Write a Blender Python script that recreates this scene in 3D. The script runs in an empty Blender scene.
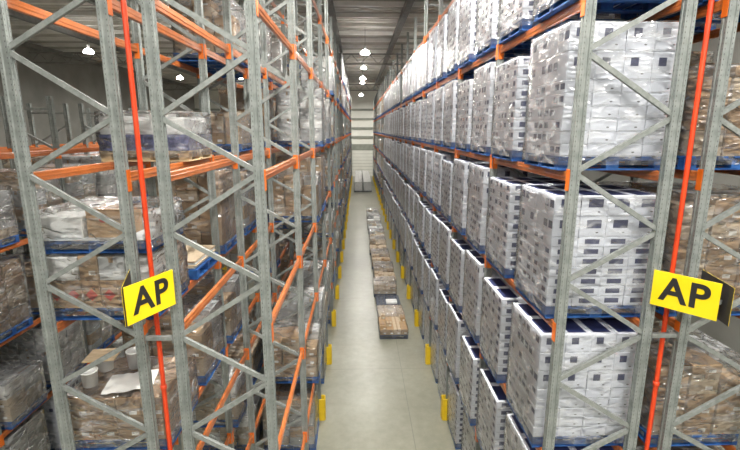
import bpy, math, random
from mathutils import Vector, Matrix
random.seed(7)
SC = bpy.context.scene
COL = SC.collection
PI = math.pi

# ---------------------------------------------------------------- dimensions
CAM_Z = 7.256
BAY = 2.8
NB = 22                                   # bays per rack run
LEV = [1.627, 3.339, 5.052, 6.764, 8.477, 10.189]   # beam centre heights
BH = 0.11                                 # beam height
DEP = 0.988                               # post to post across a frame
FLUE = 0.423
XR, XL = 2.252, -1.030                    # aisle-side post lines
Y0R, Y0L = 4.67, 4.745
POST_H = 11.5
END_Y = 72.0
ROOF = 13.65
X_MIN, X_MAX, Y_MIN = -25.0, 12.5, -13.0

# ---------------------------------------------------------------- materials
def new_mat(name):
    m = bpy.data.materials.new(name); m.use_nodes = True
    nt = m.node_tree
    return m, nt, nt.nodes['Principled BSDF']

def noisy(name, c1, c2, scale=8, rough=0.5, metal=0.0, bump=0.0, detail=4, stretch=None, lo=.35, hi=.65, coat=0.0, rvar=0.0):
    m, nt, b = new_mat(name)
    N = nt.nodes.new; L = nt.links.new
    tc = N('ShaderNodeTexCoord'); mp = N('ShaderNodeMapping')
    if stretch: mp.inputs['Scale'].default_value = stretch
    nz = N('ShaderNodeTexNoise'); nz.inputs['Scale'].default_value = scale; nz.inputs['Detail'].default_value = detail
    rp = N('ShaderNodeValToRGB')
    rp.color_ramp.elements[0].position = lo; rp.color_ramp.elements[0].color = (*c1, 1)
    rp.color_ramp.elements[1].position = hi; rp.color_ramp.elements[1].color = (*c2, 1)
    L(tc.outputs['Object'], mp.inputs['Vector']); L(mp.outputs['Vector'], nz.inputs['Vector'])
    L(nz.outputs['Fac'], rp.inputs['Fac']); L(rp.outputs['Color'], b.inputs['Base Color'])
    b.inputs['Roughness'].default_value = rough; b.inputs['Metallic'].default_value = metal
    b.inputs['Coat Weight'].default_value = coat
    if rvar:
        mr = N('ShaderNodeMapRange'); mr.inputs['To Min'].default_value = rough - rvar; mr.inputs['To Max'].default_value = rough + rvar
        L(nz.outputs['Fac'], mr.inputs['Value']); L(mr.outputs['Result'], b.inputs['Roughness'])
    if bump:
        bp = N('ShaderNodeBump'); bp.inputs['Strength'].default_value = bump; bp.inputs['Distance'].default_value = .01
        L(nz.outputs['Fac'], bp.inputs['Height']); L(bp.outputs['Normal'], b.inputs['Normal'])
    return m

M = {}
M['steel'] = noisy('galvanised_steel', (.185, .205, .195), (.255, .275, .262), 14, .5, .25, rvar=.08)
M['brace'] = noisy('brace_steel', (.195, .212, .20), (.275, .29, .278), 20, .5, .25, rvar=.08)
M['orange'] = noisy('orange_paint', (.35, .095, .018), (.45, .13, .034), 5, .28, coat=.4)
M['orange_bright'] = noisy('orange_connector_paint', (.60, .125, .008), (.68, .15, .014), 6, .4)
M['yellow'] = noisy('yellow_guard_paint', (.66, .44, .01), (.75, .52, .02), 7, .45)
M['signyellow'] = noisy('yellow_sign_face', (.72, .53, .0), (.78, .58, .01), 3, .5)
M['black'] = noisy('black_lettering', (.012, .012, .012), (.02, .02, .02), 3, .5)
M['red'] = noisy('red_pipe_paint', (.62, .05, .010), (.70, .065, .014), 4, .4)
M['carton'] = noisy('white_carton', (.68, .705, .77), (.76, .785, .845), 2.5, .55)
M['navy'] = noisy('navy_print', (.018, .024, .085), (.032, .04, .12), 12, .5)
M['mark'] = noisy('grey_print', (.10, .10, .11), (.16, .16, .17), 9, .6)
M['brown'] = noisy('brown_cardboard', (.36, .225, .115), (.44, .30, .165), 3, .65)
M['brown2'] = noisy('pale_cardboard', (.47, .37, .25), (.56, .45, .32), 3, .65)
M['tape'] = noisy('parcel_tape', (.30, .19, .10), (.36, .23, .12), 4, .3)
M['paper'] = noisy('white_paper_label', (.78, .77, .74), (.85, .84, .80), 5, .6)
M['reddia'] = noisy('red_diamond_print', (.50, .06, .04), (.58, .09, .06), 6, .55)
M['greycart'] = noisy('pale_grey_carton', (.42, .43, .43), (.54, .55, .55), 3, .6)
M['bluewrap'] = noisy('navy_goods', (.03, .045, .16), (.12, .14, .32), 14, .4, lo=.4, hi=.6)
M['bluepal'] = noisy('blue_pallet_paint', (.008, .05, .20), (.02, .11, .34), 9, .55, bump=.2)
M['wood'] = noisy('pale_pine', (.46, .33, .18), (.60, .45, .27), 6, .65, stretch=(1, 6, 6), bump=.2)
M['sheet'] = noisy('grey_slip_sheet', (.42, .46, .49), (.52, .56, .58), 4, .4)
M['whiteplast'] = noisy('white_plastic', (.76, .76, .74), (.84, .84, .82), 4, .35)
M['wallwhite'] = noisy('end_wall_cladding', (.66, .66, .60), (.72, .72, .66), .8, .6)
M['wallgrey'] = noisy('side_wall_cladding', (.20, .20, .185), (.25, .25, .23), .6, .65)
M['girt'] = noisy('grey_green_girt', (.20, .21, .18), (.26, .27, .23), 2, .55)
M['roofdeck'] = noisy('roof_deck', (.40, .385, .35), (.48, .465, .425), 1.2, .6)
M['roofsteel'] = noisy('roof_steel', (.12, .12, .115), (.17, .17, .16), 3, .55)
M['purlin'] = noisy('galvanised_purlin', (.72, .71, .67), (.80, .79, .75), 2, .5)
M['truss'] = noisy('truss_paint', (.20, .195, .18), (.26, .255, .24), 3, .55)
M['lampshell'] = noisy('lamp_shell', (.50, .50, .50), (.58, .58, .58), 5, .35, .6)

def perforate(m):
    nt = m.node_tree; N = nt.nodes.new; L = nt.links.new
    b = nt.nodes['Principled BSDF']
    src = b.inputs['Base Color'].links[0].from_socket
    tc = N('ShaderNodeTexCoord'); sp = N('ShaderNodeSeparateXYZ'); L(tc.outputs['Object'], sp.inputs[0])
    def mth(op, a, bb=None):
        n = N('ShaderNodeMath'); n.operation = op
        for i, v in enumerate((a, bb)):
            if v is None: continue
            if isinstance(v, (int, float)): n.inputs[i].default_value = v
            else: L(v, n.inputs[i])
        return n.outputs[0]
    def band(s, c, w): return mth('LESS_THAN', mth('ABSOLUTE', mth('SUBTRACT', mth('ABSOLUTE', s), c)), w)
    zb = mth('LESS_THAN', mth('ABSOLUTE', mth('SUBTRACT', mth('FRACT', mth('MULTIPLY', sp.outputs['Z'], 1 / .05)), .5)), .16)
    xy = mth('MAXIMUM', band(sp.outputs['X'], .034, .0035), band(sp.outputs['Y'], .028, .0035))
    f = mth('MULTIPLY', zb, xy)
    mx = N('ShaderNodeMix'); mx.data_type = 'RGBA'
    L(f, mx.inputs['Factor']); L(src, mx.inputs['A']); mx.inputs['B'].default_value = (.075, .08, .078, 1)
    L(mx.outputs['Result'], b.inputs['Base Color'])
M['post'] = noisy('perforated_post_steel', (.185, .205, .195), (.255, .275, .262), 10, .5, .25, rvar=.08)
perforate(M['post'])

def wrap_material(name, haze, gloss, crease=(1.0, .12), fres=1.2, tint=(.97, .975, .98)):
    m = bpy.data.materials.new(name); m.use_nodes = True
    nt = m.node_tree; nt.nodes.clear(); N = nt.nodes.new; L = nt.links.new
    out = N('ShaderNodeOutputMaterial')
    tr = N('ShaderNodeBsdfTransparent'); tr.inputs['Color'].default_value = (*tint, 1)
    gl = N('ShaderNodeBsdfGlossy'); gl.inputs['Roughness'].default_value = .17; gl.inputs['Color'].default_value = (.95, .95, .95, 1)
    df = N('ShaderNodeBsdfDiffuse'); df.inputs['Color'].default_value = (.82, .83, .85, 1)
    tc = N('ShaderNodeTexCoord'); mp = N('ShaderNodeMapping'); mp.inputs['Rotation'].default_value = (.35, .35, .2)
    mp.inputs['Scale'].default_value = (1.6, 1.6, 4)
    nz = N('ShaderNodeTexNoise'); nz.inputs['Scale'].default_value = 2.6; nz.inputs['Detail'].default_value = 6; nz.inputs['Distortion'].default_value = .6
    L(tc.outputs['Object'], mp.inputs[0]); L(mp.outputs[0], nz.inputs['Vector'])
    bp = N('ShaderNodeBump'); bp.inputs['Strength'].default_value = crease[0]; bp.inputs['Distance'].default_value = crease[1]
    cr = N('ShaderNodeTexNoise'); cr.noise_type = 'RIDGED_MULTIFRACTAL'; cr.inputs['Scale'].default_value = 3.4; cr.inputs['Detail'].default_value = 3
    cr.normalize = True; cr.inputs['Distortion'].default_value = .8; L(mp.outputs[0], cr.inputs['Vector'])
    L(cr.outputs['Fac'], bp.inputs['Height']); L(bp.outputs['Normal'], gl.inputs['Normal'])
    lw = N('ShaderNodeFresnel'); lw.inputs['IOR'].default_value = 1.45; L(bp.outputs['Normal'], lw.inputs['Normal'])
    g1 = N('ShaderNodeMath'); g1.operation = 'MULTIPLY_ADD'; g1.inputs[1].default_value = fres; g1.inputs[2].default_value = gloss
    L(lw.outputs[0], g1.inputs[0]); g1.use_clamp = True
    rp = N('ShaderNodeMapRange'); rp.inputs['From Min'].default_value = .52; rp.inputs['From Max'].default_value = .75
    rp.inputs['To Min'].default_value = haze * .35; rp.inputs['To Max'].default_value = haze * 2.6
    L(nz.outputs['Fac'], rp.inputs['Value'])
    fc = N('ShaderNodeLayerWeight'); fc.inputs['Blend'].default_value = .35           # longer path through the film at a slant
    h1 = N('ShaderNodeMath'); h1.operation = 'MULTIPLY_ADD'; h1.inputs[1].default_value = 1.3; h1.inputs[2].default_value = 1.0
    L(fc.outputs['Facing'], h1.inputs[0])
    h2 = N('ShaderNodeMath'); h2.operation = 'MULTIPLY'; h2.use_clamp = True; L(h1.outputs[0], h2.inputs[0]); L(rp.outputs['Result'], h2.inputs[1])
    a = N('ShaderNodeMixShader'); L(h2.outputs[0], a.inputs[0]); L(tr.outputs[0], a.inputs[1]); L(df.outputs[0], a.inputs[2])
    c = N('ShaderNodeMixShader'); L(g1.outputs[0], c.inputs[0]); L(a.outputs[0], c.inputs[1]); L(gl.outputs[0], c.inputs[2])
    L(c.outputs[0], out.inputs['Surface'])
    return m
M['wrap'] = wrap_material('clear_stretch_wrap', .10, .05)
M['wraptight'] = wrap_material('tight_stretch_wrap', .13, .045, (.6, .05), .85)
M['wrapmilky'] = wrap_material('milky_stretch_wrap', .14, .085)

def floor_material():
    m, nt, b = new_mat('polished_concrete'); N = nt.nodes.new; L = nt.links.new
    tc = N('ShaderNodeTexCoord')
    n1 = N('ShaderNodeTexNoise'); n1.inputs['Scale'].default_value = .35; n1.inputs['Detail'].default_value = 6
    n2 = N('ShaderNodeTexNoise'); n2.inputs['Scale'].default_value = 3.5; n2.inputs['Detail'].default_value = 8; n2.inputs['Roughness'].default_value = .7
    for n in (n1, n2): L(tc.outputs['Object'], n.inputs['Vector'])
    ad = N('ShaderNodeMath'); ad.operation = 'MULTIPLY_ADD'; ad.inputs[1].default_value = .5
    hf = N('ShaderNodeMath'); hf.operation = 'MULTIPLY'; hf.inputs[1].default_value = .5; L(n2.outputs['Fac'], hf.inputs[0])
    L(n1.outputs['Fac'], ad.inputs[0]); L(hf.outputs[0], ad.inputs[2])
    rp = N('ShaderNodeValToRGB'); e = rp.color_ramp.elements
    e[0].position = .32; e[0].color = (.165, .165, .125, 1); e[1].position = .68; e[1].color = (.285, .28, .22, 1)
    L(ad.outputs[0], rp.inputs['Fac'])
    sp = N('ShaderNodeSeparateXYZ'); L(tc.outputs['Object'], sp.inputs[0])
    def mth(op, a, bb=None):
        n = N('ShaderNodeMath'); n.operation = op
        for i, v in enumerate((a, bb)):
            if v is None: continue
            if isinstance(v, (int, float)): n.inputs[i].default_value = v
            else: L(v, n.inputs[i])
        return n.outputs[0]
    def lines(s, off, per, w):
        fr = mth('FRACT', mth('DIVIDE', mth('SUBTRACT', s, off), per))
        return mth('LESS_THAN', mth('ABSOLUTE', mth('SUBTRACT', fr, .5)), w / per)
    j = mth('MAXIMUM', lines(sp.outputs['X'], 1.3 - 5.7 / 2, 5.7, .011), lines(sp.outputs['Y'], 12.75 - 3, 6.0, .012))
    mx = N('ShaderNodeMix'); mx.data_type = 'RGBA'
    f = mth('MULTIPLY', j, .6)
    L(f, mx.inputs['Factor']); L(rp.outputs['Color'], mx.inputs['A']); mx.inputs['B'].default_value = (.12, .12, .10, 1)
    L(mx.outputs['Result'], b.inputs['Base Color'])
    mr = N('ShaderNodeMapRange'); mr.inputs['To Min'].default_value = .23; mr.inputs['To Max'].default_value = .40
    L(n2.outputs['Fac'], mr.inputs['Value']); L(mr.outputs[0], b.inputs['Roughness'])
    return m
M['floor'] = floor_material()

def lamp_mat(name, strength, color=(1, .968, .905)):
    m, nt, b = new_mat(name)
    b.inputs['Base Color'].default_value = (.9, .9, .9, 1)
    b.inputs['Emission Color'].default_value = (*color, 1); b.inputs['Emission Strength'].default_value = strength
    return m
M['lamp'] = lamp_mat('lamp_lens', 620)
M['lampshell2'] = lamp_mat('glowing_prismatic_reflector', 26)
M['lampsmall'] = lamp_mat('small_lamp_lens', 620)

# ---------------------------------------------------------------- mesh builder
class MB:
    def __init__(s): s.v = []; s.f = []; s.m = []; s.mats = []; s.sm = []
    def mi(s, mat):
        if mat not in s.mats: s.mats.append(mat)
        return s.mats.index(mat)
    def add(s, vs, fs, mat, smooth=False):
        o = len(s.v); k = s.mi(mat)
        s.v.extend(vs)
        for f in fs: s.f.append([i + o for i in f]); s.m.append(k); s.sm.append(smooth)
    def box(s, x0, y0, z0, x1, y1, z1, mat, c=0.0, mx=None):
        if c <= 0:
            vs = [(x, y, z) for z in (z0, z1) for y in (y0, y1) for x in (x0, x1)]
            fs = [(0, 2, 3, 1), (4, 5, 7, 6), (0, 1, 5, 4), (2, 6, 7, 3), (0, 4, 6, 2), (1, 3, 7, 5)]
        else:
            vs = []; ix = {}
            for a in (0, 1):
                for b in (0, 1):
                    for d in (0, 1):
                        X = (x0, x1)[a]; Y = (y0, y1)[b]; Z = (z0, z1)[d]
                        xi = X + (c if a == 0 else -c); yi = Y + (c if b == 0 else -c); zi = Z + (c if d == 0 else -c)
                        ix[a, b, d, 0] = len(vs); vs.append((X, yi, zi))
                        ix[a, b, d, 1] = len(vs); vs.append((xi, Y, zi))
                        ix[a, b, d, 2] = len(vs); vs.append((xi, yi, Z))
            fs = []
            for a in (0, 1):
                q = [ix[a, 0, 0, 0], ix[a, 1, 0, 0], ix[a, 1, 1, 0], ix[a, 0, 1, 0]]; fs.append(q if a else q[::-1])
                q = [ix[0, a, 0, 1], ix[0, a, 1, 1], ix[1, a, 1, 1], ix[1, a, 0, 1]]; fs.append(q if a else q[::-1])
                q = [ix[0, 0, a, 2], ix[1, 0, a, 2], ix[1, 1, a, 2], ix[0, 1, a, 2]]; fs.append(q if a else q[::-1])
            for a in (0, 1):
                for b in (0, 1):
                    q = [ix[a, b, 0, 0], ix[a, b, 0, 1], ix[a, b, 1, 1], ix[a, b, 1, 0]]; fs.append(q if (a + b) % 2 else q[::-1])
                    q = [ix[a, 0, b, 0], ix[a, 0, b, 2], ix[a, 1, b, 2], ix[a, 1, b, 0]]; fs.append(q if (a + b) % 2 == 0 else q[::-1])
                    q = [ix[0, a, b, 1], ix[0, a, b, 2], ix[1, a, b, 2], ix[1, a, b, 1]]; fs.append(q if (a + b) % 2 else q[::-1])
                    for d in (0, 1):
                        q = [ix[a, b, d, 0], ix[a, b, d, 1], ix[a, b, d, 2]]; fs.append(q if (a + b + d) % 2 else q[::-1])
        if mx is not None: vs = [tuple(mx @ Vector(v)) for v in vs]
        s.add(vs, fs, mat)
    def prism(s, prof, z0, z1, mat):      # closed profile in x,y
        n = len(prof)
        vs = [(x, y, z0) for x, y in prof] + [(x, y, z1) for x, y in prof]
        fs = [(i, (i + 1) % n, n + (i + 1) % n, n + i) for i in range(n)]
        fs += [tuple(range(n))[::-1], tuple(range(n, 2 * n))]
        s.add(vs, fs, mat)
    def bar(s, p, q, w, h, mat, up=(0, 0, 1)):
        p, q = Vector(p), Vector(q); d = (q - p).normalized(); u = Vector(up)
        if abs(d.dot(u)) > .98: u = Vector((0, 1, 0))
        a = d.cross(u).normalized() * w / 2; b = a.cross(d).normalized() * h / 2
        vs = [tuple(P + sa * a + sb * b) for P in (p, q) for sa, sb in ((-1, -1), (1, -1), (1, 1), (-1, 1))]
        s.add(vs, [(0, 1, 2, 3), (7, 6, 5, 4), (0, 4, 5, 1), (1, 5, 6, 2), (2, 6, 7, 3), (3, 7, 4, 0)], mat)
    def lathe(s, prof, mat, n=20, c=(0, 0, 0), smooth=True):
        vs = []; fs = []
        for r, z in prof:
            for i in range(n): a = 2 * PI * i / n; vs.append((c[0] + r * math.cos(a), c[1] + r * math.sin(a), c[2] + z))
        for k in range(len(prof) - 1):
            for i in range(n): j = (i + 1) % n; fs.append((k * n + i, k * n + j, (k + 1) * n + j, (k + 1) * n + i))
        s.add(vs, fs, mat, smooth)
    def quad(s, a, b, c, d, mat): s.add([a, b, c, d], [(0, 1, 2, 3)], mat)
    def mesh(s, name):
        me = bpy.data.meshes.new(name); me.from_pydata(s.v, [], s.f)
        for m in s.mats: me.materials.append(M[m])
        me.polygons.foreach_set('material_index', s.m)
        me.polygons.foreach_set('use_smooth', s.sm)
        me.update(); return me

def link(name, data, parent=None, loc=(0, 0, 0), rot=(0, 0, 0)):
    o = bpy.data.objects.new(name, data); COL.objects.link(o)
    o.location = loc; o.rotation_euler = rot
    if parent: o.parent = parent
    return o
def tag(o, label, cat, group=None):
    o['label'] = label; o['category'] = cat
    if group: o['group'] = group
    return o
def struct(name, mb, loc=(0, 0, 0)):
    o = link(name, mb.mesh(name), None, loc); o['kind'] = 'structure'; return o

ORD = ['zeroth', 'first', 'second', 'third', 'fourth', 'fifth', 'sixth', 'seventh', 'eighth', 'ninth', 'tenth', 'eleventh', 'twelfth',
       'thirteenth', 'fourteenth', 'fifteenth', 'sixteenth', 'seventeenth', 'eighteenth', 'nineteenth', 'twentieth', 'twenty-first', 'twenty-second']

# ---------------------------------------------------------------- setting
b = MB(); b.box(X_MIN, Y_MIN, -.2, X_MAX, END_Y, 0, 'floor'); struct('floor', b)
b = MB()                                                   # ribbed metal deck, ribs across the aisle
y = Y_MIN; k = 0
vs = []; 
while y < END_Y:
    vs += [(y, ROOF), (y + .42, ROOF), (y + .46, ROOF + .07), (y + .58, ROOF + .07)]; y += .62
n = len(vs)
pts = [(X_MIN, a, z) for a, z in vs] + [(X_MAX, a, z) for a, z in vs]
b.add(pts, [(i, i + 1, n + i + 1, n + i) for i in range(n - 1)], 'roofdeck')
b.box(X_MIN, Y_MIN, ROOF + .12, X_MAX, END_Y + .3, ROOF + .3, 'roofdeck')
struct('ceiling', b)
b = MB(); b.box(X_MIN - .3, Y_MIN, 0, X_MIN, END_Y, ROOF + .3, 'wallgrey'); struct('wall_left', b)
b = MB(); b.box(X_MAX, Y_MIN, 0, X_MAX + .3, END_Y, ROOF + .3, 'wallgrey'); struct('wall_right', b)
b = MB(); b.box(X_MIN - .3, Y_MIN - .3, 0, X_MAX + .3, Y_MIN, ROOF + .3, 'wallgrey'); struct('wall_back', b)
b = MB(); b.box(X_MIN - .3, END_Y, 0, X_MAX + .3, END_Y + .3, ROOF + .3, 'wallwhite'); struct('wall_end', b)
for i, (z, h) in enumerate([(10.25, .32), (8.85, .32), (7.45, .36), (6.1, .36), (4.55, .95)]):
    b = MB(); b.box(X_MIN, END_Y - .16, z - h / 2, X_MAX, END_Y, z + h / 2, 'girt'); struct('trim_%d' % (i + 1), b)
b = MB()                                                   # pale door under the deep lintel
b.box(-.95, END_Y - .1, 0, 2.35, END_Y, 4.07, 'wallwhite')
for z in range(1, 8): b.box(-.95, END_Y - .12, z * .5, 2.35, END_Y - .1, z * .5 + .03, 'girt')
struct('door_1', b)
for i, x in enumerate((-1.1, 2.42)):
    b = MB(); b.box(x - .12, END_Y - .22, 0, x + .12, END_Y - .16, 4.07, 'girt'); struct('trim_%d' % (i + 6), b)
t = 8
for y in [Y_MIN + 1.9 + 2.4 * k for k in range(35)]:      # purlins across the roof
    b = MB(); b.box(X_MIN, y - .09, ROOF - .22, X_MAX, y + .09, ROOF - .205, 'purlin'); b.box(X_MIN, y - .09, ROOF - .205, X_MAX, y - .075, ROOF, 'purlin'); struct('trim_%d' % t, b); t += 1
for x in (-24, -18.2, -12.5, -6.9, -1.35, 2.5, 8.0):                 # long roof beams
    b = MB(); b.box(x - .15, Y_MIN, ROOF - .55, x + .15, END_Y, ROOF - .2, 'roofsteel'); struct('trim_%d' % t, b); t += 1
for y in (13.0, 37.0, 61.0):                       # trusses
    b = MB(); z0, z1 = ROOF - 1.45, ROOF - .62
    b.box(X_MIN, y - .07, z1 - .1, X_MAX, y + .07, z1, 'truss'); b.box(X_MIN, y - .07, z0, X_MAX, y + .07, z0 + .1, 'truss')
    x = X_MIN
    while x < X_MAX - 1.4:
        b.bar((x, y, z0 + .05), (x + .7, y, z1 - .05), .045, .045, 'truss'); b.bar((x + .7, y, z1 - .05), (x + 1.4, y, z0 + .05), .045, .045, 'truss'); x += 1.4
    struct('trim_%d' % t, b); t += 1

# ---------------------------------------------------------------- racks
g = .010
PX, PY = .052, .042
POSTP = [(-PX, -PY), (-.022, -PY), (-.014, -PY + g), (.014, -PY + g), (.022, -PY), (PX, -PY),
         (PX, -.018), (PX - g, -.011), (PX - g, .011), (PX, .018), (PX, PY),
         (.022, PY), (.014, PY - g), (-.014, PY - g), (-.022, PY), (-PX, PY),
         (-PX, .018), (-PX + g, .011), (-PX + g, -.011), (-PX, -.018)]
b = MB(); b.prism(POSTP, 0, POST_H, 'post'); ME_POST = b.mesh('upright_post')
b = MB(); b.prism(POSTP, 0, 7.95, 'post'); ME_POSTS = {POST_H: ME_POST, 7.95: b.mesh('upright_post')}
def guard_mesh(sgn):
    b = MB(); x = sgn * .02                                # U shaped guard in front of the post
    b.box(min(x, x - sgn * .03) , -.10, 0, max(x, x - sgn * .03), .10, .60, 'yellow', .01)
    for s in (-1, 1): b.box(min(x, x + sgn * .13), s * .10 - .012, 0, max(x, x + sgn * .12), s * .10 + .012, .60, 'yellow', .006)
    return b.mesh('post_guard')
ME_GUARD = {s: guard_mesh(s) for s in (-1, 1)}
def brace_mb(b, x0, z0, x1, z1):
    # lipped channel: web plus two flanges
    p = Vector((x0, 0, z0)); q = Vector((x1, 0, z1)); d = (q - p).normalized(); nrm = Vector((-d.z, 0, d.x))
    b.bar(p + Vector((0, -.018, 0)), q + Vector((0, -.018, 0)), .006, .05, 'brace', up=nrm)
    for s in (-1, 1): b.bar(p + nrm * .023 * s, q + nrm * .023 * s, .036, .005, 'brace', up=nrm)
def brace_list(fx, bx, top):
    # fx: x of the aisle-side post, bx: x of the flue-side post; joints repeat every 1.2 m
    out = []
    zf = CAM_Z + .76 - 1.2 * 6; zb = CAM_Z + .13 - 1.2 * 6
    while True:
        a = (bx, zb, fx, zf); c = (fx, zf, bx, zb + 1.2)
        for q in (a, c):
            if q[1] > .1 and q[3] < top - .05: out.append(q)
        zf += 1.2; zb += 1.2
        if zb > top: break
    return out
def beam_mesh(L, conn):
    b = MB(); h = L / 2 - .050
    b.box(-.022, -h, -BH / 2, .022, h, BH / 2, 'orange', .009)
    b.box(-.027, -h, -.012, .027, h, .012, 'orange', .004)            # pressed rib
    if conn:
        for s in (-1, 1): b.box(-.035, s * h - .008 if s > 0 else -h - .05, -.11, .035, s * h + .05 if s > 0 else -h + .008, .10, 'orange_bright', .004)
    return b.mesh('beam')
def conn_mesh():
    b = MB(); b.box(-.040, .0425, -.14, .040, .050, .085, 'orange_bright', .002)       # end plate
    b.box(-.058, -.030, -.14, -.0525, .050, .085, 'orange_bright', .002)            # leg hooked over the post face
    return b.mesh('beam_connector')
ME_BEAM = beam_mesh(BAY, False); ME_BEAMC = beam_mesh(BAY, True); ME_CONN = conn_mesh()
ME_CONNM = ME_CONN.copy(); ME_CONNM.transform(Matrix.Scale(-1, 4, (1, 0, 0))); ME_CONNM.flip_normals()
ME_CONNS = {1: ME_CONN, -1: ME_CONNM}
_br = {}
def rack(name_label, fx, side, y0, near_frames, n_near_bays, nb, group, levels=6, top=POST_H):
    """fx: x of the aisle-side post row, side=+1 when the flue side lies at larger x"""
    bx = fx + side * DEP
    root = link('pallet_rack', None, None, (fx + side * DEP / 2, y0, 0)); root.empty_display_size = .3
    tag(root, name_label, 'pallet rack', group)
    lf, lb = -side * DEP / 2, side * DEP / 2               # local x
    for k in range(nb + 1):
        b = MB()
        for x in (lf, lb): b.box(x - .1, -.07, 0, x + .1, .07, .012, 'brace')
        for z in (.35, top - .25): b.bar((lf, 0, z), (lb, 0, z), .045, .045, 'brace')
        brs = brace_list(lf, lb, top); near = k < near_frames
        if not near:
            for q in brs: brace_mb(b, *q)
        key = (side, near, top)
        if key not in _br: _br[key] = b.mesh('upright_frame')
        fr = link('upright_frame', _br[key], root, (0, k * BAY, 0))
        for x in (lf, lb): link('upright_post', ME_POSTS[top], fr, (x, 0, .012))
        if near:
            for i, q in enumerate(brs):
                kk = (side, i)
                if kk not in _br:
                    bb = MB(); brace_mb(bb, *q); _br[kk] = bb.mesh('brace')
                link('brace', _br[kk], fr)
        link('post_guard', ME_GUARD[side], fr, (lf - side * .15, 0, .0))
    rest = MB()
    for k in range(nb):
        for z in LEV[:levels]:
            for x in (lf, lb):
                if k < n_near_bays:
                    o = link('beam', ME_BEAM, root, (x, (k + .5) * BAY, z))
                    sx = 1 if (x == lf) == (side > 0) else -1          # hooks face away from the load
                    link('beam_connector', ME_CONNS[sx], o, (0, -BAY / 2, 0))
                    link('beam_connector', ME_CONNS[-sx], o, (0, BAY / 2, 0), (0, 0, PI))
                else:
                    yc = (k + .5) * BAY; h = BAY / 2 - .050
                    rest.box(x - .022, yc - h, z - BH / 2, x + .022, yc + h, z + BH / 2, 'orange')
                    for q in (-1, 1): rest.box(x - .056, yc + q * (h + .01) - .012, z - .14, x + .056, yc + q * (h + .01) + .012, z + .085, 'orange_bright')
    if rest.v:
        o = link('beam', rest.mesh('far_beams'), root); o['kind'] = 'stuff'
    return root

XL2 = XL - DEP - FLUE; XR2 = XR + DEP + FLUE              # flue-side posts of the second racks
XL2A = XL2 - DEP; XR2A = XR2 + DEP                        # their aisle-side posts
XL3 = XL2A - 3.28                                         # next aisle
rack('long pallet rack right of the aisle, full of white cartons', XR, 1, Y0R, 8, 8, NB, None)
rack('long pallet rack left of the aisle, its nearest bay empty', XL, -1, Y0L, 8, 8, NB, None)
rack('pallet rack back to back behind the left aisle rack, holding brown wrapped goods', XL2A, 1, Y0L, 6, 8, NB, None)
rack('pallet rack back to back behind the right aisle rack', XR2A, -1, Y0R, 3, 8, NB, None)
rack('third pallet rack from the aisle on the left, facing the neighbouring aisle', XL3, -1, Y0L, 3, 8, NB, None, 4, 7.95)

XL4 = XL3 - DEP - FLUE - DEP
rack('fourth pallet rack from the aisle on the left, back to back with the third', XL4, 1, Y0L, 2, 8, NB, None, 4, 7.95)
# row spacers tying the back-to-back frames
def spacers(x0, x1, y0, where):
    for i, z in enumerate((2.95, 4.97, 9.0)):
        b = MB(); b.box(-(x1 - x0) / 2 + .06, -.025, -.025, (x1 - x0) / 2 - .06, .025, .025, 'brace', .004)
        for s in (-1, 1): b.box(s * (x1 - x0) / 2 - (.066 if s > 0 else -.06), -.04, -.05, s * (x1 - x0) / 2 - (.06 if s > 0 else -.066), .04, .05, 'brace')
        o = link('row_spacer', b.mesh('row_spacer'), None, ((x0 + x1) / 2, y0, z))
        tag(o, '%s grey spacer bar tying the two back-to-back racks %s' % (('lowest', 'middle', 'highest')[i], where), 'spacer bar', 'row spacers')
spacers(XL2, XL, Y0L, 'on the left') if False else None
for (xa, xb, yy, where) in ((XL2, XL - DEP, Y0L, 'on the left'), (XR + DEP, XR2, Y0R, 'on the right')):
    spacers(xa, xb, yy, where)

# red riser pipes in the flues
for x, y, where in ((XL - DEP - FLUE * .66, Y0L + .10, 'left'), (XR + DEP + FLUE * .68, Y0R + .10, 'right')):
    b = MB(); b.lathe([(.026, 0), (.026, ROOF - .2)], 'red', 14)
    root = link('riser_pipe', b.mesh('riser_pipe'), None, (x, y, 0))
    tag(root, 'bright red vertical pipe between the %s racks, passing behind the yellow sign' % where, 'pipe', 'red riser pipes')
    for z in (.9, 4.3, 8.9, 11.2):
        b = MB(); b.lathe([(.027, -.03), (.036, -.025), (.036, .025), (.027, .03)], 'red', 14); link('pipe_coupling', b.mesh('pipe_coupling'), root, (0, 0, z))

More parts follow.
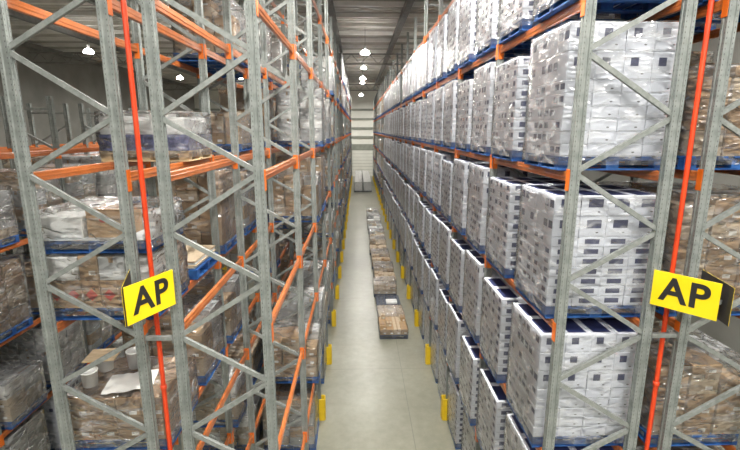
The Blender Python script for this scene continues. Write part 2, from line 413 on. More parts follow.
# ---------------------------------------------------------------- signs
def text_mesh(txt, size):
    c = bpy.data.curves.new('lettering', 'FONT'); c.body = txt; c.size = size; c.align_x = 'CENTER'; c.align_y = 'CENTER'
    c.extrude = .0015; c.offset = .009; c.space_character = 1.08
    o = bpy.data.objects.new('tmp', c); COL.objects.link(o)
    dg = bpy.context.evaluated_depsgraph_get(); me = bpy.data.meshes.new_from_object(o.evaluated_get(dg))
    bpy.data.objects.remove(o); me.materials.clear(); me.materials.append(M['black']); return me
ME_AP = text_mesh('AP', .36)
def sign(c, left, right, w, h, label, back_pts):
    """left/right: midpoints of the panel's short edges"""
    l, r = Vector(left), Vector(right); ex = (r - l).normalized(); up = Vector((0, 0, 1)); ez = ex.cross(up).normalized()
    ey = ez.cross(ex).normalized()
    ctr = (l + r) / 2
    mat = Matrix((ex, ey, ez)).transposed().to_4x4(); mat.translation = ctr      # ez points at the viewer
    b = MB(); b.box(-w / 2, -h / 2, -.004, w / 2, h / 2, .004, 'signyellow', .0015)
    root = link('aisle_sign', None); root.matrix_world = mat; root.empty_display_size = .1
    tag(root, label, 'sign', 'yellow aisle signs')
    link('sign_panel', b.mesh('sign_panel'), root)
    link('lettering', ME_AP, root, (0, 0, .0062))
    b = MB(); b.box(-w / 2, -h / 2, -.004, w / 2, h / 2, .0, 'black', .0015); b.box(-w / 2, -h / 2, .0005, w / 2, h / 2, .004, 'signyellow', .0015)
    p = link('rear_panel', b.mesh('rear_panel'), root); p['label'] = 'second panel seen from its black back'
    inv = mat.inverted()
    l2, r2 = (Vector(q) for q in back_pts); ex2 = (r2 - l2).normalized(); ez2 = ex2.cross(up).normalized(); ey2 = ez2.cross(ex2).normalized()
    m2 = Matrix((ex2, ey2, ez2)).transposed().to_4x4(); m2.translation = (l2 + r2) / 2
    p.matrix_parent_inverse = Matrix(); p.matrix_basis = inv @ m2
    b = MB()                                                # clamp bracket to the post
    b.box(w / 2 - .03, -.02, -.05, w / 2 + .01, .02, -.004, 'brace'); link('bracket', b.mesh('bracket'), root)
    return root

# ---------------------------------------------------------------- pallets and cartons
def pallet_mesh(mat, wx=1.2, wy=1.0):
    b = MB(); hx, hy = wx / 2, wy / 2
    n = 7; bw = .115
    for i in range(n):                                      # deck boards run along y... each crosses the bearers
        x = -hx + bw / 2 + i * (wx - bw) / (n - 1); b.box(x - bw / 2, -hy, .128, x + bw / 2, hy, .15, mat, .003)
    for y in (-hy + .06, 0, hy - .06):
        b.box(-hx, y - .05, .106, hx, y + .05, .128, mat, .003); b.box(-hx, y - .05, 0, hx, y + .05, .02, mat, .003)
        for x in (-hx + .07, 0, hx - .07): b.box(x - .07, y - .05, .02, x + .07, y + .05, .106, mat)
    for x in (-hx + .05, hx - .05): b.box(x - .05, -hy, 0, x + .05, hy, .019, mat, .003)
    return b.mesh('pallet')
ME_PAL = {k: pallet_mesh(k) for k in ('bluepal', 'wood')}

def ellipse(b, c, ax, ay, rx, ry, mat, n=10):
    c = Vector(c); ax = Vector(ax); ay = Vector(ay)
    b.add([tuple(c + ax * rx * math.cos(2 * PI * i / n) + ay * ry * math.sin(2 * PI * i / n)) for i in range(n)], [tuple(range(n))], mat)
def rect(b, c, ax, ay, w, h, mat):
    c = Vector(c); ax = Vector(ax) * w / 2; ay = Vector(ay) * h / 2
    b.quad(tuple(c - ax - ay), tuple(c + ax - ay), tuple(c + ax + ay), tuple(c - ax + ay), mat)
def carton(b, bx, kind, ch=.005, e=.0012):
    x0, y0, z0, x1, y1, z1 = bx; xm, ym, zm = (x0 + x1) / 2, (y0 + y1) / 2, (z0 + z1) / 2
    W, D, H = x1 - x0, y1 - y0, z1 - z0
    body = {'s': 'carton', 't': 'carton', 'b': 'brown', 'p': 'brown2', 'r': 'brown', 'g': 'greycart', 'w': 'whiteplast', 'n': 'bluewrap', 'h': 'sheet', 'q': 'brown'}[kind[0]]
    b.box(x0, y0, z0, x1, y1, z1, body, ch)
    X, Y, Z = Vector((1, 0, 0)), Vector((0, 1, 0)), Vector((0, 0, 1))
    k = kind[0]
    if k in 'st':
        hh = H * .50 if k == 's' else min(.095, H * .4); zo = H * .08 if k == 's' else H * .14
        for s, ys in ((1, y0 - e), (-1, y1 + e)):
            if kind[1] == 'a': rect(b, (xm + s * .01, ys, zm + zo), X * s, Z, W * .56, hh, 'navy')
            elif k == 't': rect(b, (xm - s * .04, ys, zm + zo), X * s, Z, .085, .085, 'navy')
            if kind[1] == 'b' or k == 't': ellipse(b, (xm + s * .05, ys, z0 + H * (.35 if k == 's' else .22)), X * s, Z, .017, .008, 'mark', 8)
            rect(b, (xm, ys - s * .0002, z0 + .012), X * s, Z, W * .9, .003, 'mark')
        fr = ((.12, .40), (.56, .86), (.2, .8))[int(kind[2])]
        hs = H * .48 if k == 's' else .085
        for s, xs in ((-1, x0 - e), (1, x1 + e)):
            for f in fr: rect(b, (xs, y0 + D * f, zm + zo * .6), Y * -s * -1 * (-1 if s < 0 else 1), Z, .10, hs, 'navy')
        rect(b, (xm, ym, z1 + e), X, Y, W * .72, D * .8, 'navy')
    elif k in 'bprgq':
        rect(b, (xm, ym, z1 + e), X, Y, .05, D, 'tape'); 
        for s, ys in ((1, y0 - e), (-1, y1 + e)):
            rect(b, (xm, ys, z1 - H * .12), X * s, Z, .05, H * .24, 'tape')
            if k in 'bpg': rect(b, (xm + s * W * .18, ys - s * .0004, z0 + H * .3), X * s, Z, min(.09, W * .35), min(.05, H * .3), 'paper')
            if k == 'r':
                r = min(W, H) * .36; c = Vector((xm, ys, zm - H * .02))
                b.quad(tuple(c - X * r * s), tuple(c - Z * r), tuple(c + X * r * s), tuple(c + Z * r), 'reddia')
            if k == 'q': ellipse(b, (xm - W * .05, ys, zm + H * .15), X * s, Z, .045, .035, 'reddia', 12)
_cm = {}
def carton_mesh(dx, dy, dz, kind):
    key = (round(dx, 3), round(dy, 3), round(dz, 3), kind)
    if key not in _cm:
        b = MB(); carton(b, (-dx / 2, -dy / 2, 0, dx / 2, dy / 2, dz), kind); _cm[key] = b.mesh('carton')
    return _cm[key]

def wrap_mesh(x0, y0, z0, x1, y1, z1, mat, seed, top=True, taper=0.0, amp=.014):
    r = random.Random(seed); b = MB()
    nu, nv = 7, 8; vs = []; fs = []
    ring = []
    per = []
    for s in range(4):
        for i in range(nu):
            t = i / nu
            per.append(((0 + t, 0), (1, t), (1 - t, 1), (0, 1 - t))[s])
    n = len(per)
    for j in range(nv + 1):
        z = z0 + (z1 - z0) * j / nv; tp = taper * j / nv
        for i, (u, v) in enumerate(per):
            x = x0 + (x1 - x0) * (tp + u * (1 - 2 * tp)); y = y0 + (y1 - y0) * (tp + v * (1 - 2 * tp))
            a = amp * r.uniform(0, 1)
            dx = -a if u == 0 else a if u == 1 else 0; dy = -a if v == 0 else a if v == 1 else 0
            vs.append((x + dx, y + dy, z))
    for j in range(nv):
        for i in range(n): k = (i + 1) % n; fs.append((j * n + i, j * n + k, (j + 1) * n + k, (j + 1) * n + i))
    b.add(vs, fs, mat, True)
    if top:
        m = 5; tv = []; tf = []
        for j in range(m + 1):
            for i in range(m + 1):
                u = taper + i / m * (1 - 2 * taper); v = taper + j / m * (1 - 2 * taper)
                tv.append((x0 + (x1 - x0) * u, y0 + (y1 - y0) * v, z1 + amp * r.uniform(0, 1)))
        for j in range(m):
            for i in range(m): q = j * (m + 1) + i; tf.append((q, q + 1, q + m + 2, q + m + 1))
        b.add(tv, tf, mat, True)
    return b.mesh('stretch_wrap')

# load variants: list of (x0,y0,z0,x1,y1,z1,kind) above the pallet deck (z=0 is the deck top)
def grid_layers(layers, nx, ny, wx=1.2, wy=1.0, gap=.004, seed=0, jit=.004):
    r = random.Random(seed); out = []; z = 0
    for h, kind in layers:
        for i in range(nx):
            for j in range(ny):
                jx, jy = r.uniform(-jit, jit), r.uniform(-jit, jit)
                kk = kind + str(r.randrange(3)) if kind[0] in 'st' else (kind[r.randrange(len(kind))] if kind[0] != 'r' else kind)
                x0 = -wx / 2 + wx * i / nx + gap / 2 + jx; y0 = -wy / 2 + wy * j / ny + gap / 2 + jy
                out.append((x0, y0, z, x0 + wx / nx - gap, y0 + wy / ny - gap, z + h - .003, kk))
        z += h
    return out
VAR = {}
def var(name, boxes, pal='bluepal', wrap='wrap', top=True, desc='', taper=0.0, wtop=None):
    VAR[name] = dict(boxes=boxes, pal=pal, wrap=wrap, top=top, desc=desc, taper=taper, merged=None, wm=None, cache=None, wtop=wtop)
var('W1', grid_layers([(.117, 'sa')] * 7 + [(.235, 'ta')] * 2, 4, 2, seed=1), top=False, wrap='wraptight', desc='wrapped white cartons with navy bars')
var('W2', grid_layers([(.132, 'sb')] * 6 + [(.285, 'tb')] * 2, 4, 2, seed=2), top=False, wrap='wraptight', desc='wrapped white cartons with navy squares')
var('W3', grid_layers([(.138, 'sa')] * 9, 4, 2, seed=3), top=False, wrap='wraptight', desc='flat wrapped white cartons, navy bars')
var('W4', grid_layers([(.130, 'sb')] * 5 + [(.237, 'tb')] * 3, 4, 2, seed=4), top=False, wrap='wraptight', desc='white cartons, taller squared top rows')
def random_brown(seed, H, kinds, cols=(3, 2), ragged=.5, wx=1.16, wy=.98):
    r = random.Random(seed); out = []
    nx, ny = cols
    for i in range(nx):
        for j in range(ny):
            z = 0; top = H * r.uniform(1 - ragged, 1)
            while z < top - .06:
                h = r.choice((.18, .22, .28, .33)); h = min(h, max(.08, H - z))
                if H - z < .08: break
                k = r.choice(kinds); s = r.uniform(0, .03); a = r.uniform(0, .02)
                x0 = -wx / 2 + wx * i / nx + .003 + a; y0 = -wy / 2 + wy * j / ny + .003 + a
                out.append((x0, y0, z, x0 + wx / nx - .006 - s, y0 + wy / ny - .006 - s, z + h - .003, k)); z += h
    return out
var('B1', random_brown(11, 1.30, 'bbp', (3, 2), .12), desc='tall wrapped brown carton load')
var('B2', random_brown(12, .95, 'bpbg', (3, 2), .45), desc='uneven wrapped brown carton load')
var('B3', random_brown(13, .62, 'bp', (4, 2), .3), desc='low wrapped brown carton load')
var('B4', random_brown(14, 1.15, 'bpg', (2, 2), .3), wrap='wrapmilky', desc='milky wrapped brown grey load')
var('G1', random_brown(15, 1.20, 'ggw', (3, 2), .15), wrap='wrapmilky', desc='milky wrapped pale grey load')
var('G2', random_brown(16, .80, 'gwp', (3, 2), .4), wrap='wrapmilky', desc='half-height milky wrapped grey load')
var('G3', random_brown(17, 1.32, 'gw', (2, 2), .05), wrap='wrapmilky', desc='tall pale wrapped load')
def sheets(seed, n, kind='p'):
    r = random.Random(seed); return [(-.56 + r.uniform(-.02, .02), -.46 + r.uniform(-.02, .02), i * .022, .56 + r.uniform(-.02, .02), .46 + r.uniform(-.02, .02), i * .022 + .02, kind if i % 3 else 'h') for i in range(n)]
var('S1', sheets(3, 6), wrap=None, desc='low stack of cardboard sheets')
var('P1', grid_layers([(.22, 'n')], 4, 2, seed=5) + [(-.58, -.48, .22, -.12, .0, .46, 'w'), (-.1, -.48, .22, .2, .0, .40, 'w'), (.22, -.48, .22, .57, .0, .43, 'w'), (-.5, .02, .22, .1, .46, .52, 'w'), (.14, .02, .22, .55, .46, .46, 'w')],
    pal='wood', wrap='wrap', desc='navy goods on pale wooden pallet')
var('D1', grid_layers([(.33, 'r')], 6, 2, seed=6) + [(-.58, -.49, .33, -.22, 0, .60, 'w'), (-.21, -.49, .33, .0, 0, .62, 'b'), (.01, -.49, .33, .3, 0, .60, 'g'), (.31, -.49, .33, .58, 0, .58, 'w'),
    (-.58, .01, .33, 0, .49, .60, 'w'), (.01, .01, .33, .58, .49, .61, 'b')], desc='brown cartons with red diamond marks')
var('D2', [(-.62, -.52, 0, .64, .52, .012, 'h'), (-.60, -.44, .012, -.14, -.02, .25, 'w'), (-.10, -.42, .012, .32, .0, .33, 'q'), (-.55, .02, .012, .0, .46, .30, 'w'), (.05, .05, .012, .56, .45, .2, 'g')],
    wrap='wrap', taper=.04, desc='grey sheet, brown carton with a red spot and white bundles')
var('C1', grid_layers([(.285, 'b'), (.285, 'b')], 4, 2, seed=8), desc='two layers of brown cartons with white labels', wrap='wrapmilky')
# low floor pallets in the aisle
M['greypal'] = noisy('dark_grey_pallet_paint', (.05, .06, .085), (.09, .105, .14), 8, .55)
def floor_var(seed, H, kinds, cols, ragged):
    r = random.Random(seed); out = []; nx, ny = cols; wx, wy = .98, 1.14
    h = min(H * .55, .2)
    for i in range(nx):
        for j in range(ny):
            x0 = -wx / 2 + wx * i / nx; y0 = -wy / 2 + wy * j / ny
            out.append((x0 + .003, y0 + .003, 0, x0 + wx / nx - .003, y0 + wy / ny - .003, h - .002, r.choice(kinds)))
            if r.random() < ragged:
                sx, sy = wx / nx * r.uniform(.55, .9), wy / ny * r.uniform(.55, .9)
                a, b_ = r.uniform(0, wx / nx - sx), r.uniform(0, wy / ny - sy)
                out.append((x0 + a, y0 + b_, h, x0 + a + sx, y0 + b_ + sy, h + (H - h) * r.uniform(.5, 1), r.choice(kinds)))
    return out

def pallet_mesh_turned(): return None
_wc = {}
def load(vname, x, y, z, label, group, near=False, rotz=0.0, name='pallet_load'):
    V = VAR[vname]
    root = link(name, None, None, (x, y, z), (0, 0, rotz)); root.empty_display_size = .2
    tag(root, label, 'pallet load', group)
    link('pallet', ME_PAL[V['pal']], root)
    if near:
        for bx in V['boxes']:
            dx, dy, dz = bx[3] - bx[0], bx[4] - bx[1], bx[5] - bx[2]
            link('sheet' if dz < .025 else 'carton', carton_mesh(dx, dy, dz, bx[6]), root, ((bx[0] + bx[3]) / 2, (bx[1] + bx[4]) / 2, .15 + bx[2]))
    else:
        if V['merged'] is None:
            b = MB()
            for bx in V['boxes']: carton(b, (bx[0], bx[1], bx[2] + .15, bx[3], bx[4], bx[5] + .15), bx[6], 0.0, .002)
            V['merged'] = b.mesh('carton_stack')
        link('carton_stack', V['merged'], root)
    if V['wrap']:
        if V['wm'] is None:
            B = V['boxes']
            V['wm'] = wrap_mesh(min(q[0] for q in B) - .006, min(q[1] for q in B) - .008, .06, max(q[3] for q in B) + .008, max(q[4] for q in B) + .008,
                                max(q[5] for q in B) + .158, V['wrap'], hash(vname) % 97 if False else sum(map(ord, vname)), V['top'], V['taper'])
        link('stretch_wrap', V['wm'], root)
    return root
def pal_z(level):                                           # level 0 = floor, 1.. = beams
    return 0.0 if level == 0 else LEV[level - 1] + BH / 2 + .002
SHELF = ['floor level', 'first shelf', 'second shelf', 'third shelf', 'fourth shelf', 'fifth shelf', 'sixth shelf']
CODES = {'right rack': 'R', 'second right rack': 'S', 'left rack': 'L', 'second left rack': 'M', 'third left rack': 'N', 'fourth left rack': 'O'}
SLOT = ('nearer half', 'farther half')
def slot_y(y0, bay, s): return y0 + bay * BAY + (.675 if s == 0 else 2.125)
RL = random.Random(21)
def seed_slot(code, bay, lev, s): RL.seed('%s-%d-%d-%d' % (code, bay, lev, s))
REST = []                                                   # the loads that show smallest, gathered into one object
KEEP = {'L1': [1, 3],
        'L10': [2, 5, 7, 11],
        'L11': [7, 12],
        'L12': [3, 5, 9, 12],
        'L2': [1, 2, 3, 6, 7, 9],
        'L3': [2, 9],
        'L4': [0, 2, 4, 6, 9, 11],
        'L5': [3],
        'L6': [2, 5, 10],
        'L7': [2, 3, 4, 5, 7, 11],
        'L8': [3, 4, 5, 6, 10, 11, 13],
        'L9': [2, 7, 8, 11, 12, 13],
        'M0': [5, 7, 9],
        'M1': [1, 2, 3, 4, 6, 7, 9, 11],
        'M2': [2, 5, 6, 7, 8, 9, 10, 11],
        'M3': [3, 6, 7, 11],
        'M4': [2, 5, 9],
        'M5': [3],
        'M6': [13],
        'M7': [7],
        'N1': [0, 1, 2, 3, 4, 5, 6, 7],
        'N2': [1, 2, 6, 7],
        'N3': [6, 7],
        'N4': [6],
        'N6': [0, 9],
        'O1': [3],
        'O2': [4, 5, 7],
        'O3': [1, 6],
        'R0': [2, 3, 4, 5, 6, 7, 8, 9, 10, 11],
        'R1': [0, 1, 2, 3, 4, 5, 6, 7, 8, 9, 10, 11],
        'R10': [1, 2, 3, 4, 5, 6, 7, 8, 9, 10, 11],
        'R11': [1, 2, 3, 4, 5, 6, 7, 8, 9, 10],
        'R12': [5, 10, 11],
        'R13': [3, 4, 6, 11],
        'R14': [3, 5, 11],
        'R17': [3],
        'R2': [0, 1, 2, 3, 4, 5, 6, 7, 8, 9, 10, 11],
        'R3': [0, 1, 2, 3, 4, 5, 6, 7, 8, 9, 10, 11],
        'R4': [0, 1, 2, 3, 4, 5, 6, 7, 8, 9, 10, 11],
        'R5': [0, 1, 2, 3, 4, 5, 6, 7, 8, 9, 10, 11],
        'R6': [0, 1, 2, 3, 4, 5, 6, 7, 8, 9, 10],
        'R7': [1, 2, 3, 4, 5, 6, 7, 8, 9, 10, 11],
        'R8': [0, 1, 2, 3, 4, 5, 6, 7, 8, 9, 10, 11],
        'R9': [1, 2, 3, 4, 5, 6, 7, 8, 9, 10, 11],
        'S0': [2, 4, 5, 6, 8, 9, 10, 11]}
ONLY = {'%s.%d' % (k, t) for k, v in KEEP.items() for t in v}     # the loads that show largest
def fill(rackname, xc, y0, bay, lev, s, v, near, group, dy=None, dx=0.0):
    lab = '%s, %s of %s bay, %s, %s' % (VAR[v]['desc'], SLOT[s], ORD[bay + 1], SHELF[lev], rackname)
    code = CODES[rackname]; RL.seed('j%s-%d-%d-%d' % (code, bay, lev, s))
    jy = RL.uniform(-.03, .03) if dy is None else dy
    if ONLY is not None and code + '%d.%d' % (bay, lev * 2 + s) not in ONLY:
        REST.append((v, xc + dx + (.09 * (1 if xc > 0 else -1) if lev == 0 else 0), slot_y(y0, bay, s) + jy, pal_z(lev))); return
    o = load(v, xc + dx + (.09 * (1 if xc > 0 else -1) if lev == 0 else 0) + RL.uniform(-.02, .02), slot_y(y0, bay, s) + jy, pal_z(lev), lab, group, near, RL.uniform(-.012, .012))
    o['slot'] = code + '%d.%d' % (bay, lev * 2 + s)
    return o

# right aisle rack: white cartons everywhere in the first twelve bays
xc = XR + DEP / 2
first = {(1, 0): 'W2', (2, 0): 'W4', (3, 0): 'W1', (4, 0): 'W2', (5, 0): 'W1', (0, 0): 'W3', (0, 1): 'W3', (1, 1): 'W3', (2, 1): 'W3', (3, 1): 'W3', (4, 1): 'W3', (5, 1): 'W1'}
for bay in range(NB):
    for lev in range(6):
        for s in (0, 1):
            seed_slot('R', bay, lev, s)
            if bay < 12:
                v = first[(lev, s)] if bay == 0 else RL.choice(('W1', 'W2', 'W3', 'W4', 'W3'))
                if bay > 1 and RL.random() < .03: continue
                fill('right rack', xc, y0=Y0R, bay=bay, lev=lev, s=s, v=v, near=bay < 4, group='white carton loads in the right rack', dy=0 if bay == 0 else None)
            elif RL.random() < .62:
                fill('right rack', xc, Y0R, bay, lev, s, RL.choice(('B4', 'G2', 'B2', 'G1', 'B1')), False, 'mixed loads far down the right rack')
# rack behind the right one
xc = XR2 + DEP / 2
for (bay, lev, s, v) in [(0, 0, 0, 'B2'), (0, 1, 0, 'B1'), (0, 2, 0, 'B2'), (0, 3, 0, 'B1'), (0, 4, 0, 'B2'), (0, 5, 0, 'B1'), (0, 2, 1, 'B1'), (0, 3, 1, 'B4'), (0, 1, 1, 'B4'), (0, 4, 1, 'B1'), (0, 5, 1, 'B4'),
                         (1, 3, 0, 'B2'), (1, 4, 0, 'B1'), (1, 5, 0, 'B1'), (1, 4, 1, 'B4'), (1, 5, 1, 'B2'), (1, 2, 0, 'B2')]:
    fill('second right rack', xc, Y0R, bay, lev, s, v, bay == 0, 'brown loads behind the right rack', dx=.02)
# left aisle rack: first bay empty, then mixed wrapped loads with many gaps
xc = XL - DEP / 2
for bay in range(1, NB):
    for lev in range(7):
        for s in (0, 1):
            seed_slot('L', bay, lev, s)
            if bay == 1:
                want = (lev, s) in ((1, 1), (0, 1))
                v = 'B2' if lev == 1 else 'B4'
            else:
                p = (.62, .6, .5, .5, .55, .5, .0 if bay < 8 else .5)[lev] * (.7 if bay < 6 else 1) if bay < 12 else .62
                want = RL.random() < p
                v = RL.choice(('B1', 'B2', 'B3', 'B4', 'G1', 'G2', 'G3', 'B4')) if lev < 6 else RL.choice(('G3', 'G1'))
            if want: fill('left rack', xc, Y0L, bay, lev, s, v, bay < 3, 'mixed wrapped loads in the left rack')
# second left rack
xc = XL2 - DEP / 2
sec = [(0, 4, 1, 'P1'), (0, 3, 1, 'S1'), (1, 3, 0, 'B1'), (0, 2, 1, 'B2'), (1, 4, 1, 'B3'), (1, 5, 1, 'B2'), (1, 2, 0, 'B2'), (1, 3, 1, 'B4'), (1, 1, 0, 'G2'), (1, 0, 1, 'G2'), (1, 1, 1, 'B3'),
       (2, 4, 0, 'B3'), (2, 4, 1, 'B1'), (2, 3, 0, 'B1'), (2, 3, 1, 'B2'), (2, 2, 1, 'B4'), (2, 5, 0, 'G2'), (2, 5, 1, 'G1'), (2, 1, 0, 'B2')]
for (bay, lev, s, v) in sec:
    fill('second left rack', xc, Y0L, bay, lev, s, v, bay < 3, 'loads in the second left rack')
for bay in range(3, 12):
    for lev in range(7):
        for s in (0, 1):
            seed_slot('M', bay, lev, s)
            if RL.random() < (.52 if lev < 5 else .25): fill('second left rack', xc, Y0L, bay, lev, s, RL.choice(('B1', 'B2', 'B3', 'B4', 'G1', 'G2', 'B1')), False, 'loads in the second left rack')
zq = pal_z(2); zd = pal_z(3)
yn = Y0L + .68
load('C1', xc, yn, zq, 'two layers of brown labelled cartons on a blue pallet below the yellow AP sign', 'loads in the second left rack', True)
load('D1', xc, yn, zd, 'brown cartons with red diamond marks on a blue pallet, left of yellow AP sign', 'loads in the second left rack', True)
d1top = zd + .15 + .62 + .026
load('D2', xc, yn, d1top, 'blue pallet with grey sheet and red-spotted carton, stacked on the red-diamond cartons', 'loads in the second left rack', True)
# things lying on the two-layer load
ct = zq + .15 + .57 + .024
def bucket(x, y, h, r, label):
    b = MB(); b.lathe([(0, 0), (r * .86, 0), (r, h * .93), (r * 1.04, h * .93), (r * 1.04, h * .97), (r, h * .97)], 'whiteplast', 22)
    o = link('plastic_bucket', None, None, (x, y, ct)); o.empty_display_size = .1; tag(o, label, 'bucket', 'white plastic buckets')
    link('bucket_body', b.mesh('bucket_body'), o)
    b = MB(); b.lathe([(r * 1.06, h * .93), (r * 1.08, h), (r * .9, h), (r * .88, h * .985), (0, h * .985)], 'whiteplast', 22); link('lid', b.mesh('lid'), o)
bucket(-3.35, 5.18, .20, .095, 'white lidded bucket at the front left corner of the brown carton load')
bucket(-3.36, 5.56, .19, .10, 'white lidded bucket holding up the tilted wooden board')
bucket(-3.00, 5.62, .24, .10, 'tall white lidded bucket right of the tilted wooden board')
b = MB(); b.box(-.19, -.17, 0, .19, .17, .02, 'wood', .003)
o = link('wooden_board', b.mesh('wooden_board'), None, (-3.38, 5.56, ct + .194), (.0, .0, .15)); tag(o, 'square pale wooden board lying on top of a white bucket', 'board')
b = MB(); r = random.Random(4); nx, ny = 9, 7; vs = []; 
for j in range(ny + 1):
    for i in range(nx + 1): vs.append((-.28 + .56 * i / nx, -.22 + .44 * j / ny, .006 + .028 * r.random()))
fs = [(j * (nx + 1) + i, j * (nx + 1) + i + 1, (j + 1) * (nx + 1) + i + 1, (j + 1) * (nx + 1) + i) for j in range(ny) for i in range(nx)]
nn = len(vs); vs += [(x, y, z - .005) for x, y, z in vs]; fs += [tuple(q + nn for q in f)[::-1] for f in fs]
b.add(vs, fs, 'paper', True)
o = link('white_sheet', b.mesh('white_sheet'), None, (-2.87, 5.22, ct + .001), (0, 0, .2)); tag(o, 'crumpled white sheet lying on the two-layer brown carton load', 'sheet')
# third left rack, across the neighbouring aisle
xc = XL3 - DEP / 2
for bay in range(0, 11):
    for lev in range(7):
        for s in (0, 1):
            seed_slot('N', bay, lev, s)
            if RL.random() < (.72 if lev < 4 else .3 if lev == 4 and bay > 4 else .0): fill('third left rack', xc, Y0L, bay, lev, s, RL.choice(('W2', 'G1', 'G2', 'B1', 'B2', 'G3', 'B4')), False, 'loads in the third left rack')

xc = XL4 + DEP / 2
for bay in range(1, 11):
    for lev in range(6):
        for s in (0, 1):
            seed_slot('O', bay, lev, s)
            if RL.random() < (.6 if lev < 4 else .2 if lev == 4 and bay > 4 else .0): fill('fourth left rack', xc, Y0L, bay, lev, s, RL.choice(('W2', 'G1', 'G2', 'B1', 'B2', 'G3', 'B4')), False, 'loads in the fourth left rack')
# signs (after the racks they hang on)
sign(None, (-2.215, 4.09, CAM_Z - 1.65), (-1.985, 4.645, CAM_Z - 1.65), .61, .39,
     'yellow AP aisle sign jutting out between the two left racks', ((-2.43, 4.645, CAM_Z - 1.65), (-2.225, 4.07, CAM_Z - 1.65)))
sign(None, (3.185, 4.575, CAM_Z - 1.67), (3.55, 4.10, CAM_Z - 1.67), .60, .39,
     'yellow AP aisle sign beside the stacked white cartons on the right', ((3.57, 3.985, CAM_Z - 1.67), (3.70, 4.55, CAM_Z - 1.67)))

def merge(items, name):
    """one mesh out of many loads; items are (variant, x, y, z)"""
    vs, fs, mi, sm, mats = [], [], [], [], []
    for v, x, y, z in items:
        V = VAR[v]
        if V['merged'] is None:
            b = MB()
            for bx in V['boxes']: carton(b, (bx[0], bx[1], bx[2] + .15, bx[3], bx[4], bx[5] + .15), bx[6], 0.0, .002)
            V['merged'] = b.mesh('carton_stack')
        parts = [ME_PAL[V['pal']], V['merged']] + ([V['wm']] if V['wm'] else [])
        for me in parts:
            o = len(vs); mp = []
            for m in me.materials:
                if m not in mats: mats.append(m)
                mp.append(mats.index(m))
            vs.extend((p.co.x + x, p.co.y + y, p.co.z + z) for p in me.vertices)
            for p in me.polygons:
                fs.append([i + o for i in p.vertices]); mi.append(mp[p.material_index]); sm.append(p.use_smooth)
    me = bpy.data.meshes.new(name); me.from_pydata(vs, [], fs)
    for m in mats: me.materials.append(m)
    me.polygons.foreach_set('material_index', mi); me.polygons.foreach_set('use_smooth', sm); me.update(); return me
if REST:
    o = link('pallet_loads', merge(REST, 'far_pallet_loads')); o['kind'] = 'stuff'
    tag(o, 'the many wrapped pallet loads far down the racks or half hidden behind nearer ones', 'pallet loads')

# ---------------------------------------------------------------- pallets standing on the aisle floor
def turned_pallet():
    b = MB(); return pallet_mesh('greypal', 1.0, 1.2)
ME_PALT = turned_pallet()
fr = random.Random(5)
FP = [(.36, 'bbp', (4, 5), .55), (.20, 'p', (2, 2), .0), None, (.40, 'p', (3, 3), .6), (.36, 'p', (2, 3), .5), (.34, 'ppb', (3, 3), .5), (.40, 'pb', (2, 3), .5), (.34, 'p', (3, 3), .6),
      (.36, 'pp', (3, 3), .4), (.42, 'pb', (2, 2), .5), (.36, 'pg', (3, 3), .5), (.4, 'gp', (2, 3), .5), (.44, 'wg', (2, 2), .4), (.40, 'gp', (3, 2), .5), (.44, 'gw', (2, 2), .4), (.4, 'pg', (2, 2), .5), (.42, 'gw', (3, 2), .4), (.4, 'gp', (2, 2), .4)]
yy = 15.35
for i, spec in enumerate(FP):
    H, kinds, cols, rag = spec or (.06, 'w', (1, 1), 0)
    boxes = floor_var(100 + i, H, kinds, cols, rag) if spec else [(-.1, -.4, 0, .35, 0, .07, 'w')]
    x = 1.21 + fr.uniform(-.05, .05)
    root = link('pallet_load', None, None, (x, yy, 0), (0, 0, fr.uniform(-.03, .03))); root.empty_display_size = .2
    what = 'low load of scattered brown boxes' if i == 0 else 'flat film-covered cream load' if i == 1 else 'nearly empty pallet with one white pack' if not spec else 'low load of %s boxes' % ('pale' if kinds[0] in 'gw' else 'brown')
    tag(root, '%s on the aisle floor, %s in the pallet row' % (what, 'nearest' if i == 0 else ORD[i + 1]), 'pallet load', 'pallets standing on the aisle floor')
    link('pallet', ME_PALT, root)
    for bx in boxes:
        dx, dy, dz = bx[3] - bx[0], bx[4] - bx[1], bx[5] - bx[2]
        link('carton', carton_mesh(dx, dy, dz, bx[6]), root, ((bx[0] + bx[3]) / 2, (bx[1] + bx[4]) / 2, .15 + bx[2]))
    if spec:
        hh = max(q[5] for q in boxes)
        link('stretch_wrap', wrap_mesh(-.5, -.58, .05, .5, .58, .15 + hh * (1.06 if i % 2 else .6), 'wrapmilky' if i % 2 else 'wrap', i, i % 2 == 1), root)
    yy += 1.36
# two columns of white wrapped loads standing at the far end of the aisle
b = MB()
for zz in range(3):
    for xx in range(2):
        for y2 in range(2): carton(b, (-.47 + .47 * xx + .003, -.57 + .57 * y2, .15 + zz * .36, -.47 + .47 * xx + .465, -.57 + .57 * y2 + .565, .15 + zz * .36 + .357), 'w', .004)
ME_WHITE = b.mesh('carton_stack'); ME_WHITEW = wrap_mesh(-.48, -.58, .05, .48, .58, 1.24, 'wrap', 51, False)
for k in range(11):
    for c in range(2):
        root = link('pallet_load', None, None, (.02 + 1.04 * c, 53.8 + 1.36 * k, 0)); root.empty_display_size = .2
        tag(root, 'white wrapped load at the far end of the aisle, %s column, %s back' % (('left', 'right')[c], ORD[k + 1]), 'pallet load', 'white wrapped loads at the aisle end')
        link('pallet', ME_PALT, root); link('carton_stack', ME_WHITE, root); link('stretch_wrap', ME_WHITEW, root)

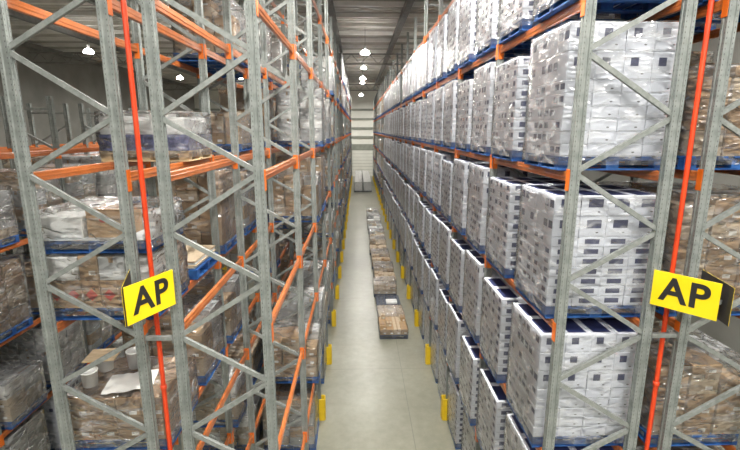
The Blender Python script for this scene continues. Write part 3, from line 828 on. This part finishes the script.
# ---------------------------------------------------------------- lamps
def lamp_meshes(r, h):
    a = MB(); a.lathe([(.06, h), (r * .5, h * .9), (r * .8, h * .66), (r * .96, h * .32), (r, 0), (r * .97, 0), (r * .92, h * .3), (r * .75, h * .6), (.06, h * .8)], 'lampshell2', 24)
    c = MB(); c.box(-.07, -.07, h, .07, .07, h + .22, 'lampshell', .015)
    return a.mesh('reflector'), c.mesh('ballast')
def lens_mesh(r, mat):
    b = MB(); n = 20
    b.add([(r * math.cos(2 * PI * i / n), r * math.sin(2 * PI * i / n), 0) for i in range(n)], [tuple(range(n))[::-1]], mat); return b.mesh('lens')
BIG = lamp_meshes(.29, .26) + (lens_mesh(.26, 'lamp'),); SMALL = lamp_meshes(.22, .2) + (lens_mesh(.19, 'lampsmall'),)
def lamp(x, y, z, kind, label):
    me = BIG if kind == 'big' else SMALL; h = .26 if kind == 'big' else .2
    root = link('high_bay_lamp', None, None, (x, y, z)); root.empty_display_size = .2; tag(root, label, 'ceiling lamp', 'high bay lamps')
    link('reflector', me[0], root); link('ballast', me[1], root); link('lens', me[2], root, (0, 0, .02))
    b = MB(); b.lathe([(.012, h + .2), (.012, ROOF - z)], 'roofsteel', 8); link('suspension_rod', b.mesh('suspension_rod'), root)
LZ = CAM_Z + 4.6
names = {.46: 'main aisle', -5.1: 'next left aisle', -10.8: 'second aisle to the left', -16.5: 'far left aisle', 6.3: 'aisle right of the racks'}
for x, nm in names.items():
    for i, y in enumerate((-7.0, .9, 4.6, 8.1, 15.3, 29.7, 44.2, 65.0)):  # pair over the nearest bays: unseen lamps, added to brighten load faces
        if x != .46 and i == 2 or x < -6 and i < 4 or x == -5.1 and i in (1, 3): continue
        lamp(x, y, LZ, 'big', 'large high bay lamp over %s, %s from the end wall' % ('the ' + nm, ORD[8 - i if x == .46 or i > 2 else 8 - i - (3 if x == -5.1 else 1)]))
for x, w in ((-2.4, 'left'), (3.5, 'right')):  # fill lamps behind the camera, added to lighten the near load fronts
    lamp(x, -4.6, LZ, 'big', 'unseen high bay lamp added over the cross aisle to brighten the %s racks' % w)
for i, y in enumerate((37.4, 49.0)):
    lamp(.46, y, LZ + .1, 'small', 'small high bay lamp over the main aisle, %s of two small ones' % ('nearer', 'farther')[i])

# ---------------------------------------------------------------- camera, world, view
cam = bpy.data.cameras.new('camera'); cam.sensor_width = 36; cam.sensor_fit = 'HORIZONTAL'; cam.lens = 451.05 / 740 * 36; cam.clip_end = 300; cam.clip_start = .05
co = bpy.data.objects.new('camera', cam); COL.objects.link(co)
co.location = (0, 0, CAM_Z); co.rotation_euler = (PI / 2 - .2085, 0, -.0258)
SC.camera = co
w = bpy.data.worlds.new('world'); SC.world = w; w.use_nodes = True
w.node_tree.nodes['Background'].inputs[0].default_value = (.5, .52, .55, 1); w.node_tree.nodes['Background'].inputs[1].default_value = .3
vs_ = SC.view_settings; SC.display_settings.display_device = 'sRGB'
vs_.view_transform = 'Standard'; vs_.look = 'None'; vs_.gamma = 1; vs_.use_curve_mapping = False; vs_.exposure = .55
SC.cycles.transparent_max_bounces = 16
